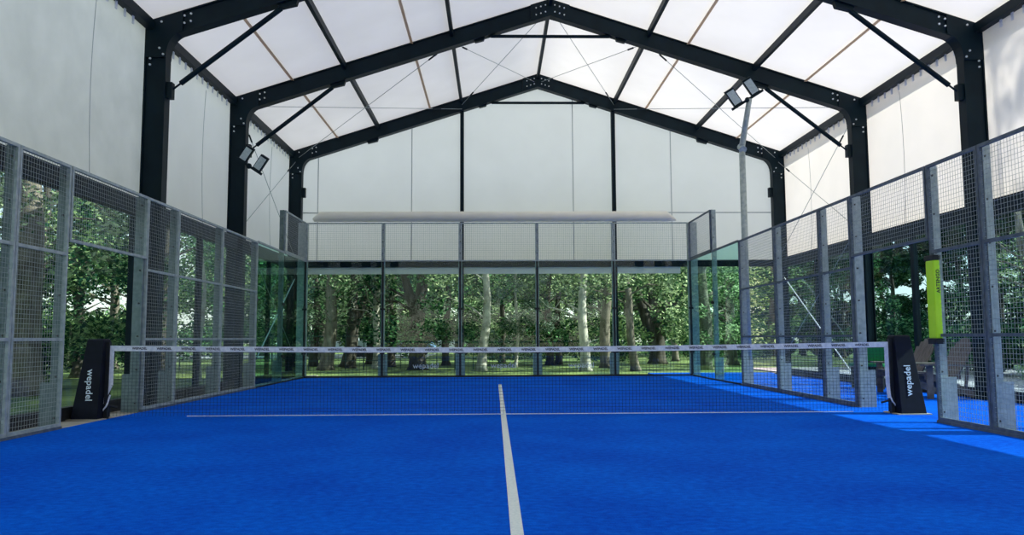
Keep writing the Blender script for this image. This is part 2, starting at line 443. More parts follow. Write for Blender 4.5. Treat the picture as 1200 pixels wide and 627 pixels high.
rc = MB(); rc.tube([(-4.95, PY[0]-.16, 4.16), (-4.78, PY[0]-.16, 4.25), (4.55, PY[0]-.16, 4.25), (4.8, PY[0]-.16, 4.15)], [.05, .14, .14, .03], 18)
tag(rc.build('rolled_curtain', M['curtain'], smooth=True), 'long cream rolled curtain hung across the gable wall above the back fence', 'curtain')

gy = PY[-1]-.1
rows = [[(x, gy, zb + (roofz(x-XC)-.03-zb)*j/4) for j in range(5)] for x in [XL+(XR-XL)*k/16 for k in range(17)]]
struct(sheet('wall_front', rows, M['wall_b']))
# bracing cables
def cable(a, b, label, tb=.12, r=.007, m='wire'):
    t = thing('bracing_cable', label.replace('bracing cable', 'cable'), 'cable', a, 'steel bracing cables')
    A = Vector(a); B = Vector(b)
    MB().tube([A, B], r, 5).build('cable', M[m], t)
    MB().tube([A.lerp(B, tb), A.lerp(B, tb+.003), A.lerp(B, tb+.045), A.lerp(B, tb+.048)], [.008, .02, .02, .008], 6).build('turnbuckle', M['steel'], t)
y0, y1 = PY[0]-.12, PY[1]+.12
for s, nm in ((-1, 'left'), (1, 'right')):
    e = HALF-.26; z = lambda off: roofz(off)-.2
    cable((XC+s*2.08, y0, z(2.1)-.12), (XC+s*e, y1, z(e)), 'bracing cable from the %s gable post top to the eave of the second frame' % nm)
    cable((XC+s*2.1, y1, z(2.1)), (XC+s*e, y0, z(e)-.05), 'bracing cable from the %s inner purlin of the second frame to the far %s eave corner' % (nm, nm), .08)
    cable((XC+s*2.08, y0, z(2.1)), (XC+s*.1, y1, z(.1)), 'bracing cable from the %s gable post top up to the ridge of the second frame' % nm)
    cable((XC+s*2.1, y1, z(2.1)), (XC+s*.1, y0, z(.1)), 'bracing cable from the second frame up to the far ridge on the %s' % nm, .1)
    xx = XC+s*(HALF-.17)
    cable((xx, y1, 5.75), (xx, y0, 3.25), 'wall cable falling toward the far corner across the upper %s wall' % nm)
    cable((xx, y0, 5.75), (xx, y1, 3.25), 'wall cable rising toward the far corner across the upper %s wall' % nm)
    xg = XC+s*(HALF-.40)
    cable((xg, y0, 3.0), (xg, y1, .15), 'lower cable slanting down across the far %s glass screen' % nm, r=.014, m='tape')
    cable((xg, y0, .15), (xg, y1, 3.0), 'lower cable slanting up across the far %s glass screen' % nm)

# ------------------------------------------------------------------ court enclosure
W = .05; WR = .0021
def wire_grid(axis, fixed, a0, a1, z0, z1):
    o = MB(); n = max(1, round((a1-a0)/W)); m = max(1, round((z1-z0)/W))
    P = (lambda a, z: (fixed, a, z)) if axis == 'y' else (lambda a, z: (a, fixed, z))
    for i in range(1, n):
        a = a0+(a1-a0)*i/n; o.tube([P(a, z0), P(a, z1)], WR, 4, caps=False)
    for j in range(1, m):
        z = z0+(z1-z0)*j/m
        o.tube([P(a0, z), P(a1, z)], WR, 4, caps=False)
    return o
def frame_bars(axis, fixed, a0, a1, z0, z1, rails=(), w=.035):
    o = MB()
    def b(p0, p1, q0, q1):
        if axis == 'y': o.box(fixed-w/2, fixed+w/2, p0, p1, q0, q1)
        else: o.box(p0, p1, fixed-w/2, fixed+w/2, q0, q1)
    b(a0, a0+w, z0, z1); b(a1-w, a1, z0, z1); b(a0+w, a1-w, z0, z0+w); b(a0+w, a1-w, z1-w, z1)
    for r in rails: b(a0+w, a1-w, r-w/2, r+w/2)
    return o
place_y = {(-4.1,-2.1): 'nearest the camera', (-2.1,-1.1): 'just before the gate', (.95,2.05): 'just past the gate', (2.05,4.05): 'second past the gate', (4.05,6.15): 'beside the side glass'}
def mesh_panel_side(s, y0, y1):
    X = 5.0*s; side = 'right' if s > 0 else 'left'
    t = thing('mesh_fence', '%s side wire mesh fence panel %s' % (side, place_y[(y0, y1)]), 'fence panel', (X, (y0+y1)/2, 0), 'court wire mesh fence panels')
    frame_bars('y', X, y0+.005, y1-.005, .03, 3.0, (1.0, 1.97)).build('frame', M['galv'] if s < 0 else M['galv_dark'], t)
    MB.build(wire_grid('y', X, y0+.03, y1-.03, .06, 2.97), 'wire_mesh', M['wire'], t)
    MB().box(X-.03, X+.03, y0, y1, 0, .03).build('base_channel', M['galv_dark'], t)
def gate_top(s):
    X = 5.0*s; side = 'right' if s > 0 else 'left'
    t = thing('gate_mesh_fence', 'wire mesh panel above the open %s court gate' % side, 'fence panel', (X, 0, 2.1), 'mesh panels over the gates')
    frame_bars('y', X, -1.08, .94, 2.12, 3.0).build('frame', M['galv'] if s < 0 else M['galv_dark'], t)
    wire_grid('y', X, -1.05, .91, 2.15, 2.97).build('wire_mesh', M['wire'], t)
def side_post(s, y, z1, desc, wide=.10, step=True):
    side = 'right' if s > 0 else 'left'; X = 5.0*s
    t = thing('fence_post', 'galvanised %s side fence post %s' % (side, desc), 'post', (X, y, 0), 'court fence posts')
    o = MB(); a, b = sorted((X+s*.022, X+s*(.022+wide)))
    o.box(a, b, y-.008, y+.008, 0, z1)
    o.box(min(X+s*.02, X+s*.032), max(X+s*.02, X+s*.032), y-.05, y+.05, 0, z1)
    o.build('upright', M['galv_shaded'] if s < 0 else M['galv'], t)
    if step:
        a, b = sorted((X+s*.03, X+s*(.03+wide+.09)))
        MB().box(a, b, y-.020, y-.009, 0, .52).build('foot_plate', M['galv_shaded'] if s < 0 else M['galv'], t)
    z = .12
    while z < z1:
        xb = X+s*(.022+wide*.35)
        MB().tube([(xb, y-.028, z), (xb, y-.008, z)], .012, 6).build('bolt', M['darkbolt'], t)
        z += .46
for s in (-1, 1):
    for k in place_y: mesh_panel_side(s, *k)
    gate_top(s)
    for y, z1, d, w in ((-4.1, 3.0, 'nearest the camera', .105), (-2.1, 3.0, 'one panel before the gate', .105), (-1.09, 3.0, 'at the near edge of the gate opening', .105), (.95, 3.0, 'at the far edge of the gate opening', .14),
                     (2.05, 3.0, 'one panel past the gate', .105), (4.05, 3.0, 'between the mesh panels past the gate', .105), (6.15, 3.0, 'where the mesh meets the side glass', .105),
                     (8.25, 4.0, 'rising to four metres between the two glass panes', .105)):
        side_post(s, y, z1, d, w)
    # side glass
    X = 5.0*s; side = 'right' if s > 0 else 'left'
    for y0_, y1_, d in ((6.18, 8.22, 'nearer'), (8.28, YB-.03, 'corner')):
        t = thing('glass_screen', '%s tempered glass wall pane on the %s side of the court' % (d, side), 'glass panel', (X, (y0_+y1_)/2, .03), 'court side glass panes')
        MB().box(X-.006, X+.006, y0_+.004, y1_-.004, .03, 2.98).build('pane', M['sideglass'], t)
        MB().box(X-.012, X+.02, y0_, y1_, .0, .03).build('base_strip', M['rubber'], t)
        o = MB(); o.box(X-.018, X+.018, y0_, y1_, 2.98, 3.02); o.build('top_rail', M['galv'] if s < 0 else M['galv_dark'], t)
        for z in (.6, 1.8):
            for yy in (y0_+.03, y1_-.03): MB().box(X-.015, X+.015, yy-.03, yy+.03, z-.03, z+.03).build('clamp', M['rubber'], t)
    t = thing('mesh_fence', 'raised mesh panel above the %s corner glass pane' % side, 'fence panel', (X, 9.3, 3.02), 'court wire mesh fence panels')
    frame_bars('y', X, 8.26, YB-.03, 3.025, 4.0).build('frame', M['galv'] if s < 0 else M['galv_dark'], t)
    wire_grid('y', X, 8.3, YB-.06, 3.06, 3.97).build('wire_mesh', M['wire'], t)
# back wall
bl = ['far left', 'left of centre', 'central', 'right of centre', 'far right']
for k in range(5):
    x0, x1 = -5+2*k, -3+2*k
    t = thing('glass_screen', '%s tempered glass pane of the back court wall' % bl[k], 'glass panel', ((x0+x1)/2, YB, .03), 'court back glass panes')
    MB().box(x0+.008, x1-.008, YB-.006, YB+.006, .03, 2.98).build('pane', M['glass'], t)
    MB().box(x0, x1, YB-.015, YB+.02, 0, .045).build('base_strip', M['rubber'], t)
    t = thing('mesh_fence', '%s mesh panel on top of the back glass wall' % bl[k], 'fence panel', ((x0+x1)/2, YB, 3), 'court wire mesh fence panels')
    frame_bars('x', YB, x0+.01, x1-.01, 2.985, 4.0).build('frame', M['galv'], t)
    wire_grid('x', YB, x0+.04, x1-.04, 3.02, 3.97).build('wire_mesh', M['wire'], t)
    if 1 <= k <= 3:
        vs, fs = text_mesh('wepadel', .20, .0008)
        o = MB(); o.add([(x/1+(x0+x1)/2+.12, YB-.0095-z, y+.29) for x, y, z in vs], fs)
        tt = o.build('lettering', M['print'], t); 
        # printed on the pane below
        tt.parent = [q for q in COL.objects if q.name.startswith('glass_screen') and q.get('label', '').startswith(bl[k])][0]
        tt.matrix_parent_inverse = Matrix.Translation(-Vector(tt.parent.location))
bp = ['left corner', 'first left of centre from the corner', 'left of the central pane', 'right of the central pane', 'second right of centre', 'right corner']
bp = ['at the left back corner', 'between the far left pane and the next', 'on the left of the central pane', 'on the right of the central pane', 'between the far right pane and the next', 'at the right back corner']
for k in range(6):
    x = -5+2*k; sg = -1 if k == 0 else (1 if k == 5 else 0)
    t = thing('fence_post', 'galvanised back wall post %s' % bp[k], 'post', (x, YB+.1, 0), 'court back wall posts')
    o = MB(); o.box(x-.045, x+.045, YB+.02, YB+.12, 0, 4.0); o.build('upright', M['galv'], t)
    if sg == 0:
        MB().box(x-.12, x+.12, YB+.121, YB+.133, 0, .6).build('foot_plate', M['galv'], t)
    MB().box(x-.024, x+.024, YB-.016, YB+.02, 0.045, 2.98).build('gasket', M['rubber'], t)
    for z in (.62, 1.75):
        MB().box(x-.06, x+.06, YB-.02, YB-.008, z-.025, z+.025).build('clamp', M['rubber'], t)
    for z in (3.2, 3.5, 3.8):
        MB().tube([(x, YB-.03, z), (x, YB+.02, z)], .012, 6).build('bolt', M['darkbolt'], t)
    if sg:
        a, b = sorted((x+sg*.03, x+sg*.2))
        MB().box(a, b, YB-.01, YB+.0, 0, 4.0).build('side_flange', M['galv'], t)

# ------------------------------------------------------------------ net
net = thing('court_net', 'black padel net with white printed top tape across the court', 'net', (0, 0, 0))
def ztop(x): return .875+.045*(abs(x)/5)**1.6
o = MB(); nx = 222; hw = 4.97
for i in range(nx+1):
    x = -hw+2*hw*i/nx; o.tube([(x, 0, .03), (x, 0, ztop(x)-.03)], .0016, 4, caps=False)
for j in range(1, 20):
    o.tube([(x, 0, .03+(ztop(x)-.06)*j/20) for x in [-hw+2*hw*k/16 for k in range(17)]], .0016, 4, caps=False)
o.build('netting', M['netcord'], net)
o = MB()
xs_ = [-5.0+10*k/60 for k in range(61)]
for a, b in zip(xs_[:-1], xs_[1:]):
    for y in (-.006, .006):
        o.quad((a, y, ztop(a)-.068), (b, y, ztop(b)-.068), (b, y, ztop(b)), (a, y, ztop(a)))
    o.quad((a, -.006, ztop(a)), (b, -.006, ztop(b)), (b, .006, ztop(b)), (a, .006, ztop(a)))
    o.quad((a, -.006, ztop(a)-.068), (b, -.006, ztop(b)-.068), (b, .006, ztop(b)-.068), (a, .006, ztop(a)-.068))
tp = o.build('top_tape', M['tape'], net)
vs, fs = text_mesh('WEPADEL', .042, .0006, .0012, 1.0)
for k in range(31):
    cx = -4.62+k*.309
    wd_ = MB().add([(x+cx, -.0078-z, y+ztop(x+cx)-.034) for x, y, z in vs], fs).build('printed_word', M['ink'], None); wd_.parent = tp
MB().tube([(x, 0, .028) for x in xs_[6:-3]], .0055, 6).build('bottom_cord', M['tape'], net)
for s in (-1, 1):
    o = MB(); x = s*4.97
    o.box(x-.028, x+.028, -.008, .008, .42 if s < 0 else .36, .88)
    o.bar((x, 0, .42 if s < 0 else .36), (x+s*(.09 if s < 0 else -.0)-.0, -.02, .2), .05, .012, up=(0,1,0))
    o.build('side_tape', M['tape'], net)
    MB().tube([(x, 0, .3), (x+s*.03, -.03, .16), (x+s*.08, -.02, .1), (x+s*.1, 0, .05)], .011, 6).build('tie_cord', M['tape'], net)
    MB().tube([(x-s*.1, 0, .14), (x, -.02, .17), (x+s*.09, -.01, .12)], .014, 6).build('tie_cord', M['netcord'], net)
    side = 'left' if s < 0 else 'right'
    t = thing('net_post', 'navy padded %s net post cover with vertical white lettering' % side, 'net post', (s*5.17, 0, 0), 'padded net posts')
    X = lambda a: s*a
    # wedge: vertical inner face, sloping outer face, slight rounding on top
    b0 = [(5.04, -.17), (5.04, .17), (5.38, .15), (5.38, -.15)]
    t0 = [(5.03, -.10), (5.03, .10), (5.24, .09), (5.24, -.09)]
    prof = [(0, 0), (.06, .04), (.5, .5), (.93, .95), (.985, .99), (1.0, 1.0)]
    vs_ = []; 
    for zz, u in prof:
        sh = 1.0 if zz < .95 else (.97 if zz < .99 else .86)
        for (bx, by), (tx, ty) in zip(b0, t0):
            px = bx+(tx-bx)*u; py = by+(ty-by)*u
            cx = 5.135
            if zz > .95: px = cx+(px-cx)*sh; py *= sh
            vs_.append((X(px), py, zz*1.0+.005+(.03 if (zz > .95 and bx < 5.1 and False) else 0)))
    fs_ = []
    for i in range(len(prof)-1):
        for k in range(4): fs_.append((i*4+k, i*4+(k+1) % 4, (i+1)*4+(k+1) % 4, (i+1)*4+k))
    e = (len(prof)-1)*4; fs_ += [(e, e+1, e+2, e+3), (3, 2, 1, 0)]
    cv = MB().add(vs_, fs_).build('padded_cover', M['cover'], t, bevel=.008)
    MB().box(min(X(4.99), X(5.032)), max(X(4.99), X(5.032)), -.03, .03, 0, .96).build('post', M['rubber'], t)
    MB().box(min(X(4.99), X(5.42)), max(X(4.99), X(5.42)), -.2, .2, -.002, .012).build('base_plate', M['concrete'], t)
    vt, ft = text_mesh('wepadel', .118, .001, .001)
    o = MB(); q = []
    for x, y, z in vt:
        # along the post
        if s < 0: al, ac = -x, y     # reads top to bottom
        else: al, ac = x, -y         # reads bottom to top
        zz = .43+al; 
        face_y = -(.17-.07*zz/1.0) - .003 + (.02*max(0,(abs(5.17)-5.04))/.34)
        q.append((X(5.165)+ac, face_y-.004-z, zz))
    o.add(q, ft); lo = o.build('lettering', M['print'], None); lo.parent = cv

# lime pad on the right gate post
t = thing('post_pad', 'lime yellow foam pad strapped on the right gate post with black end bands', 'pad', (5.1, -1.15, .93))
R_ = .085
o = MB(); o.box(4.94, 5.02, -1.25, -1.07, .96, 1.87); o.build('foam', M['neon'], t, bevel=.02)
for a, b in ((.90, .965), (1.865, 1.925)):
    MB().box(4.933, 5.027, -1.258, -1.062, a, b).build('end_band', M['rubber'], t, bevel=.006)
vt, ft = text_mesh('ARTENGO', .058, .0008, .001)
o = MB(); o.add([(4.985-y, -1.2525-z, 1.62+x) for x, y, z in vt], ft); o.build('lettering', M['ink'], t)

# ------------------------------------------------------------------ floodlights
def lamp_heads(root, P, yaw, n=2):
    # P: centre of the cross bar
    R = Matrix.Rotation(yaw, 4, 'Z')
    def tr(mb): mb.v = [tuple(Vector(P)+R @ Vector(v)) for v in mb.v]; return mb
    tr(MB().bar((-.30, 0, 0), (.30, 0, 0), .045, .045)).build('cross_bar', M['steel'], root)
    for k in (-1, 1):
        T = Matrix.Rotation(math.radians(52), 4, 'X')
        def tt(mb): mb.v = [tuple(Vector(P)+R @ (Vector((k*.17, -.03, .0)) + T @ Vector(v))) for v in mb.v]; return mb
        h = tt(MB().box(-.10, .10, -.03, .03, .02, .40)).build('lamp_head', M['steel'], root, bevel=.008)
        l = tt(MB().box(-.08, .08, -.038, -.029, .05, .37)).build('lens', M['lampglass'], None); l.parent = h
def roll(o): pass
t = thing('floodlight', 'twin floodlight on a bent galvanised pole behind the right fence', 'floodlight', (5.13, 6.22, 0), 'twin floodlights')
MB().tube([(5.17, 6.26, 0), (5.17, 6.26, 4.92)], [.075, .065], 12).build('pole', M['galv'], t, smooth=True)
MB().tube([(5.17, 6.26, 4.9), (5.17, 6.26, 5.02), (5.19, 6.05, 5.45), (5.22, 5.82, 5.95)], [.065, .065, .06, .055], 12).build('bent_arm', M['galv'], t, smooth=True)
MB().tube([(5.17, 6.18, 4.95), (5.17, 6.26, 5.0), (5.17, 6.34, 5.05)], .078, 12).build('collar', M['galv'], t)
def fixture(root, bar_a, bar_b, lampdir, size, facing):
    a = Vector(bar_a); b = Vector(bar_b); d = (b-a).normalized(); L = Vector(lampdir).normalized(); F = Vector(facing).normalized()
    MB().bar(a, b, .05, .05).build('cross_bar', M['steel'], root)
    for tt in (.22, .78):
        c = a.lerp(b, tt)
        wv = d; n = wv.cross(L).normalized()
        if n.dot(F) < 0: n = -n
        def plate(u0, u1, w_, n0, n1):
            vs = []
            for nn in (n0, n1):
                for u in (u0, u1):
                    for w2 in (-w_, w_): vs.append(c+L*u+wv*w2+n*nn)
            return MB().add(vs, [(0,2,3,1),(4,5,7,6),(0,1,5,4),(2,6,7,3),(0,4,6,2),(1,3,7,5)])
        h = plate(.02, .02+size, size*.26, -.035, .035).build('lamp_head', M['steel'], root)
        l = plate(.05, size-.02, size*.21, .035, .042).build('lens', M['lampglass'], None); l.parent = h
    MB().sphere(a.lerp(b, .5), .06).build('joint', M['steel'], root)
fixture(t, (4.86, 5.86, 5.72), (5.5, 5.80, 6.12), (-.62, -.25, .75), .38, (-.25, -1, -.45))
t = thing('floodlight', 'twin floodlight bracketed to the black left tent column of the second frame', 'floodlight', (-5.35, 6.05, 4.6), 'twin floodlights')
MB().tube([(-5.3, 6.12, 4.95), (-5.2, 5.95, 4.82)], .03, 8).build('bracket', M['steel'], t)
fixture(t, (-5.42, 5.95, 4.72), (-4.88, 5.9, 4.36), (.6, -.25, .78), .34, (.25, -1, -.45))

# ------------------------------------------------------------------ adirondack chairs (local frame: faces -x)
def adirondack(label, loc, rz, grp):
    t = thing('adirondack_chair', label, 'chair', loc, grp, local=True, rz=rz)
    wd = M['wood']
    for s in (-1, 1):
        y = s*.29
        o = MB().box(-.05, .05, y-.014, y+.014, 0, .52); o.build('front_leg', wd, t)
        o = MB(); p = [(-.06, .30), (-.06, .40), (.15, .38), (.80, .06), (.86, 0), (.70, 0), (.10, .27)]
        o.prism(p, s*.255-.012, s*.255+.012); o.build('side_rail', wd, t)
        o = MB(); p = [(-.12, s*.24), (-.12, s*.40), (.25, s*.41), (.68, s*.35), (.68, s*.27), (.0, s*.24)]
        if s < 0: p = p[::-1]
        o.prism(p, .52, .545, axis='z'); o.build('arm_rest', wd, t)
        MB().bar((.56, s*.30, .18), (.60, s*.30, .52), .05, .03, up=(1,0,0)).build('arm_support', wd, t)
    for k in range(6):
        x = -.04+k*.088; z = .40-.07*k*.52-.0
        MB().box(x, x+.075, -.27, .27, z-.002, z+.018).build('seat_slat', wd, t)
    for k in range(7):
        u = k-3; L = .82-.018*u*u
        a = Vector((.40, u*.062, .20)); b = Vector((.40+.36*L/.8, u*.088, .20+.74*L/.8))
        o = MB(); d = (b-a).normalized()
        o.bar(a, b, .086, .018, up=(1, 0, -.45))
        o.build('back_slat', wd, t)
    for f in (.18, .62):
        MB().box(.42+.30*f, .45+.30*f, -.28, .28, .20+.60*f, .27+.60*f).build('back_brace', wd, t)
    return t
adirondack('weathered wooden slatted garden chair right of the lime padded post, nearer of the pair', (6.80, 2.6, 0), -.03, 'slatted garden chairs')
adirondack('weathered wooden slatted garden chair behind the right net post cover, farther of the pair', (6.75, 3.6, 0), -.03, 'slatted garden chairs')
t = thing('plastic_bench', 'green plastic bench by the smoky glass beyond the right gate', 'bench', (7.15, 4.95, 0), None, local=True, rz=-1.2)
MB().box(-.42, .42, -.20, .20, .42, .48).build('seat', M['green_plastic'], t, bevel=.012)
MB().box(-.42, .42, .17, .22, .50, .84).build('backrest', M['green_plastic'], t, bevel=.012)
for x in (-.34, .34):
    for y in (-.15, .15):
        MB().box(x-.03, x+.03, y-.03, y+.03, 0, .42).build('leg', M['rubber'], t)
    MB().box(x-.02, x+.02, .18, .21, .46, .52).build('support', M['rubber'], t)

# ------------------------------------------------------------------ vegetation
def rnd(a, b): return random.uniform(a, b)
def leaf_blob(o, c, r, n, size, flat=.8):
    for _ in range(n):
        th = rnd(0, 2*PI); cz = rnd(-1, 1); rr = r*(rnd(.15, 1)**.45)
        sx = math.sqrt(1-cz*cz)
        p = Vector((c[0]+rr*sx*math.cos(th), c[1]+rr*sx*math.sin(th), c[2]+rr*cz*flat))
        u = Vector((rnd(-1,1), rnd(-1,1), rnd(-.6,.6))).normalized(); v = u.cross(Vector((rnd(-1,1), rnd(-1,1), rnd(-1,1)))).normalized()
        s = size*rnd(.6, 1.25)
        o.add([p-u*s, p-v*s*.45, p+u*s, p+v*s*.45], [(0,1,2,3)])
def crown(kind, seed, R, H0, H1, n, size):
    # crown volume centred on origin between heights H0..H1
    st = random.getstate(); random.seed(seed)
    o = MB(); nb = 34
    for k in range(nb):
        t = rnd(0, 1); z = H0+(H1-H0)*t
        prof = math.sin(PI*min(1, .18+t*.82))**.6
        a = rnd(0, 2*PI); rr = R*prof*rnd(.15, 1)**.6
        leaf_blob(o, (rr*math.cos(a), rr*math.sin(a), z), rnd(.45, .95)*R*.32, n//nb, size)
    me = o.build('foliage', M[kind]).data
    ob = [q for q in COL.objects if q.data == me][0]; bpy.data.objects.remove(ob)
    random.setstate(st)
    return me
CR = {}
for nm, kind, R, H0, H1, n, size in (
        ('round', 'leaf_a', 2.6, 1.0, 5.7, 6800, .085), ('dark', 'leaf_b', 2.8, .7, 6.2, 8200, .085), ('light', 'leaf_c', 2.4, 1.1, 5.2, 5000, .08),
        ('loose', 'leaf_c', 2.7, 1.5, 5.6, 3400, .08), ('hedge', 'leaf_h', 1.9, .1, 5.6, 9000, .10), ('silver', 'leaf_d', 1.7, .5, 4.6, 5200, .07), ('high', 'leaf_c', 2.8, 3.0, 6.8, 4600, .09)):
    CR[nm] = crown(kind, hash(nm) % 1000 if False else len(nm)*7+R, R, H0, H1, n, size)
def tree(name, label, cat, x, y, r, lean=(0, 0), h=6.5, bark='bark', cr='round', sc=1.0, grp=None, seed=0, fork=None, bare=False):
    st = random.getstate(); random.seed(seed+int(x*10)+int(y*7))
    t = thing(name, label, cat, (x, y, -.06), grp, local=True)
    o = MB(); pts = []; rad = []
    wob = [rnd(-.07, .07) for _ in range(12)]
    def P(z): 
        k = z/h
        return Vector((lean[0]*z+wob[int(k*5)]*k*2, lean[1]*z+wob[int(k*5)+6]*k*2, z))
    zs = [0, .15, .5, 1.0, 1.6, 2.4, 3.2, 4.2, h]
    pts = [Vector((lean[0]*z+math.sin(z*1.3+x)*.05*min(z, 2), lean[1]*z+math.cos(z*1.1+y)*.05*min(z, 2), z)) for z in zs]
    rad = [r*1.5, r*1.15, r, r*.95, r*.9, r*.8, r*.68, r*.5, r*.15]
    o.tube(pts, rad, 10)
    def at(z):
        for i in range(len(zs)-1):
            if z <= zs[i+1]:
                return pts[i].lerp(pts[i+1], (z-zs[i])/(zs[i+1]-zs[i])), rad[i]
        return pts[-1], rad[-1]
    if fork:
        for fz, dx, dy in fork:
            p, rr = at(fz); q = [p, p+Vector((dx*.5, dy*.5, .8)), p+Vector((dx*1.3, dy*1.3, 2.4)), p+Vector((dx*1.6, dy*1.6, 4.4))]
            o.tube(q, [rr*.75, rr*.65, rr*.5, rr*.2], 8)
    o.build('trunk', M[bark], t, smooth=True)
    b = MB()
    for k in range(9 if not bare else 26):
        if x < -5 and x > -10 and y < 12: break
        z = rnd(1.5 if not bare else 1.0, 4.8); p, rr = at(z); a = rnd(0, 2*PI); L = rnd(.9, 2.0)
        q = [p, p+Vector((math.cos(a)*L*.4, math.sin(a)*L*.4, L*.22)), p+Vector((math.cos(a+.2)*L*.75, math.sin(a+.2)*L*.75, L*rnd(.1, .45))), p+Vector((math.cos(a+.1)*L, math.sin(a+.1)*L, L*rnd(-.05, .75)))]
        w_ = rr*.28 if not bare else .022
        b.tube(q, [w_, w_*.75, w_*.5, w_*.2], 5)
    b.build('branches', M[bark], t)
    if cr:
        f = bpy.data.objects.new('foliage', CR[cr]); COL.objects.link(f); f.parent = t
        f.scale = (sc, sc, sc); f.rotation_euler[2] = rnd(0, 6.28); f.location = (lean[0]*3.5, lean[1]*3.5, 0)
    random.setstate(st)
    return t
CX, CY = -.112, -10.227
def fromcam(u, dist):   # ground position seen near pixel column u at forward distance dist
    k = (u-581.5)/928.8
    return CX+k*dist, CY+dist
BT = [  # u, dist, radius, lean, bark, crown, scale, fork, bare, label
 (372, 31, .17, (.01,0), 'bark_dark', 'loose', 1.0, None, True, 'dark bare-branched tree at the left edge of the far left back pane'),
 (386, 27, .22, (.07,0), 'bark', 'high', .9, None, True, 'grey trunk leaning right behind the far left back pane'),
 (411, 29, .24, (.10,0), 'bark_dark', 'loose', 1.0, [(1.3,.55,.1)], True, 'thick dark forked trunk leaning right behind the far left back pane'),
 (437, 33, .16, (-.03,0), 'bark_dark', 'round', 1.0, None, False, 'slim dark tree left of the second back wall post'),
 (444, 28, .13, (.03,0), 'bark_pale', None, 1.0, None, False, 'pale sunlit trunk just left of the second back wall post'),
 (461, 30, .15, (.02,0), 'bark_dark', 'dark', .9, None, False, 'thin dark trunk at the left of the second back pane'),
 (492, 27, .26, (.02,0), 'bark_dark', 'dark', .95, [(1.6,-.5,0)], False, 'dense dark green tree filling the second back pane'),
 (525, 31, .14, (0,0), 'bark_dark', 'dark', .9, None, False, 'dark leafy tree left of the central pane'),
 (566, 26, .15, (.06,0), 'bark_pale', 'high', .9, None, False, 'pale slender tree trunk leaning right in the central back pane'),
 (590, 34, .13, (.01,0), 'bark_dark', 'light', 1.1, [(3.0,-.5,0),(2.9,.35,0)], False, 'thin dark tree with a high fork in the central back pane'),
 (606, 29, .06, (.03,0), 'bark_pale', 'silver', .85, None, False, 'silvery young tree right of middle in the central back pane'),
 (646, 31, .15, (0,0), 'bark_dark', 'dark', 1.05, None, False, 'left trunk of the dark pair behind the pane right of centre'),
 (656, 31.5, .13, (.02,0), 'bark_dark', 'round', 1.0, None, False, 'right trunk of the dark pair behind the pane right of centre'),
 (688, 25, .16, (-.02,0), 'bark_pale', 'high', .85, None, False, 'tall pale trunk behind the pane right of centre'),
 (712, 28, .20, (.0,0), 'bark', 'high', .85, None, False, 'grey brown trunk left of the fifth back wall post'),
 (746, 25, .13, (-.11,0), 'bark', 'high', .8, None, False, 'slender grey trunk leaning left behind the far right back pane'),
 (772, 32, .30, (-.02,0), 'bark_dark', 'round', 1.1, [(.5,-.6,0),(.6,.30,0),(.8,.9,0)], False, 'many-stemmed tree spreading from one base behind the far right back pane'),
 (793, 35, .14, (-.05,0), 'bark', 'light', 1.0, None, False, 'thin grey tree near the right edge of the far right back pane'),
 (827, 26, .22, (.03,0), 'bark', 'light', .85, None, False, 'pale grey trunk seen through the right corner glass'),
 (860, 30, .20, (0,0), 'bark_dark', 'round', 1.0, None, False, 'dark trunk seen beyond the right corner of the court'),
]
for i, (u, d, r, ln, bk, cr, sc, fk, bare, lb) in enumerate(BT):
    x, y = fromcam(u, d)
    tree('park_tree', lb, 'tree', x, y, r, ln, 6.5, bk, cr, sc, 'trees behind the back glass', i, fk, bare)
# far treeline
k = 0
for row, (d0, n) in enumerate(((43, 13), (52, 15), (64, 17))):
    for j in range(n):
        u = 250+ (930-250)*(j+.5)/n + rnd(-12, 12); d = d0+rnd(-3, 3)
        x, y = fromcam(u, d)
        tree('park_tree', 'leafy tree in the far treeline of the park', 'tree', x, y, rnd(.12, .25), (rnd(-.03,.03), 0), 7, random.choice(['bark_dark','bark']), ['round','light','dark','light','high','round'][(k*5+row) % 6], rnd(1.05, 1.5), 'far park treeline', k)
        k += 1
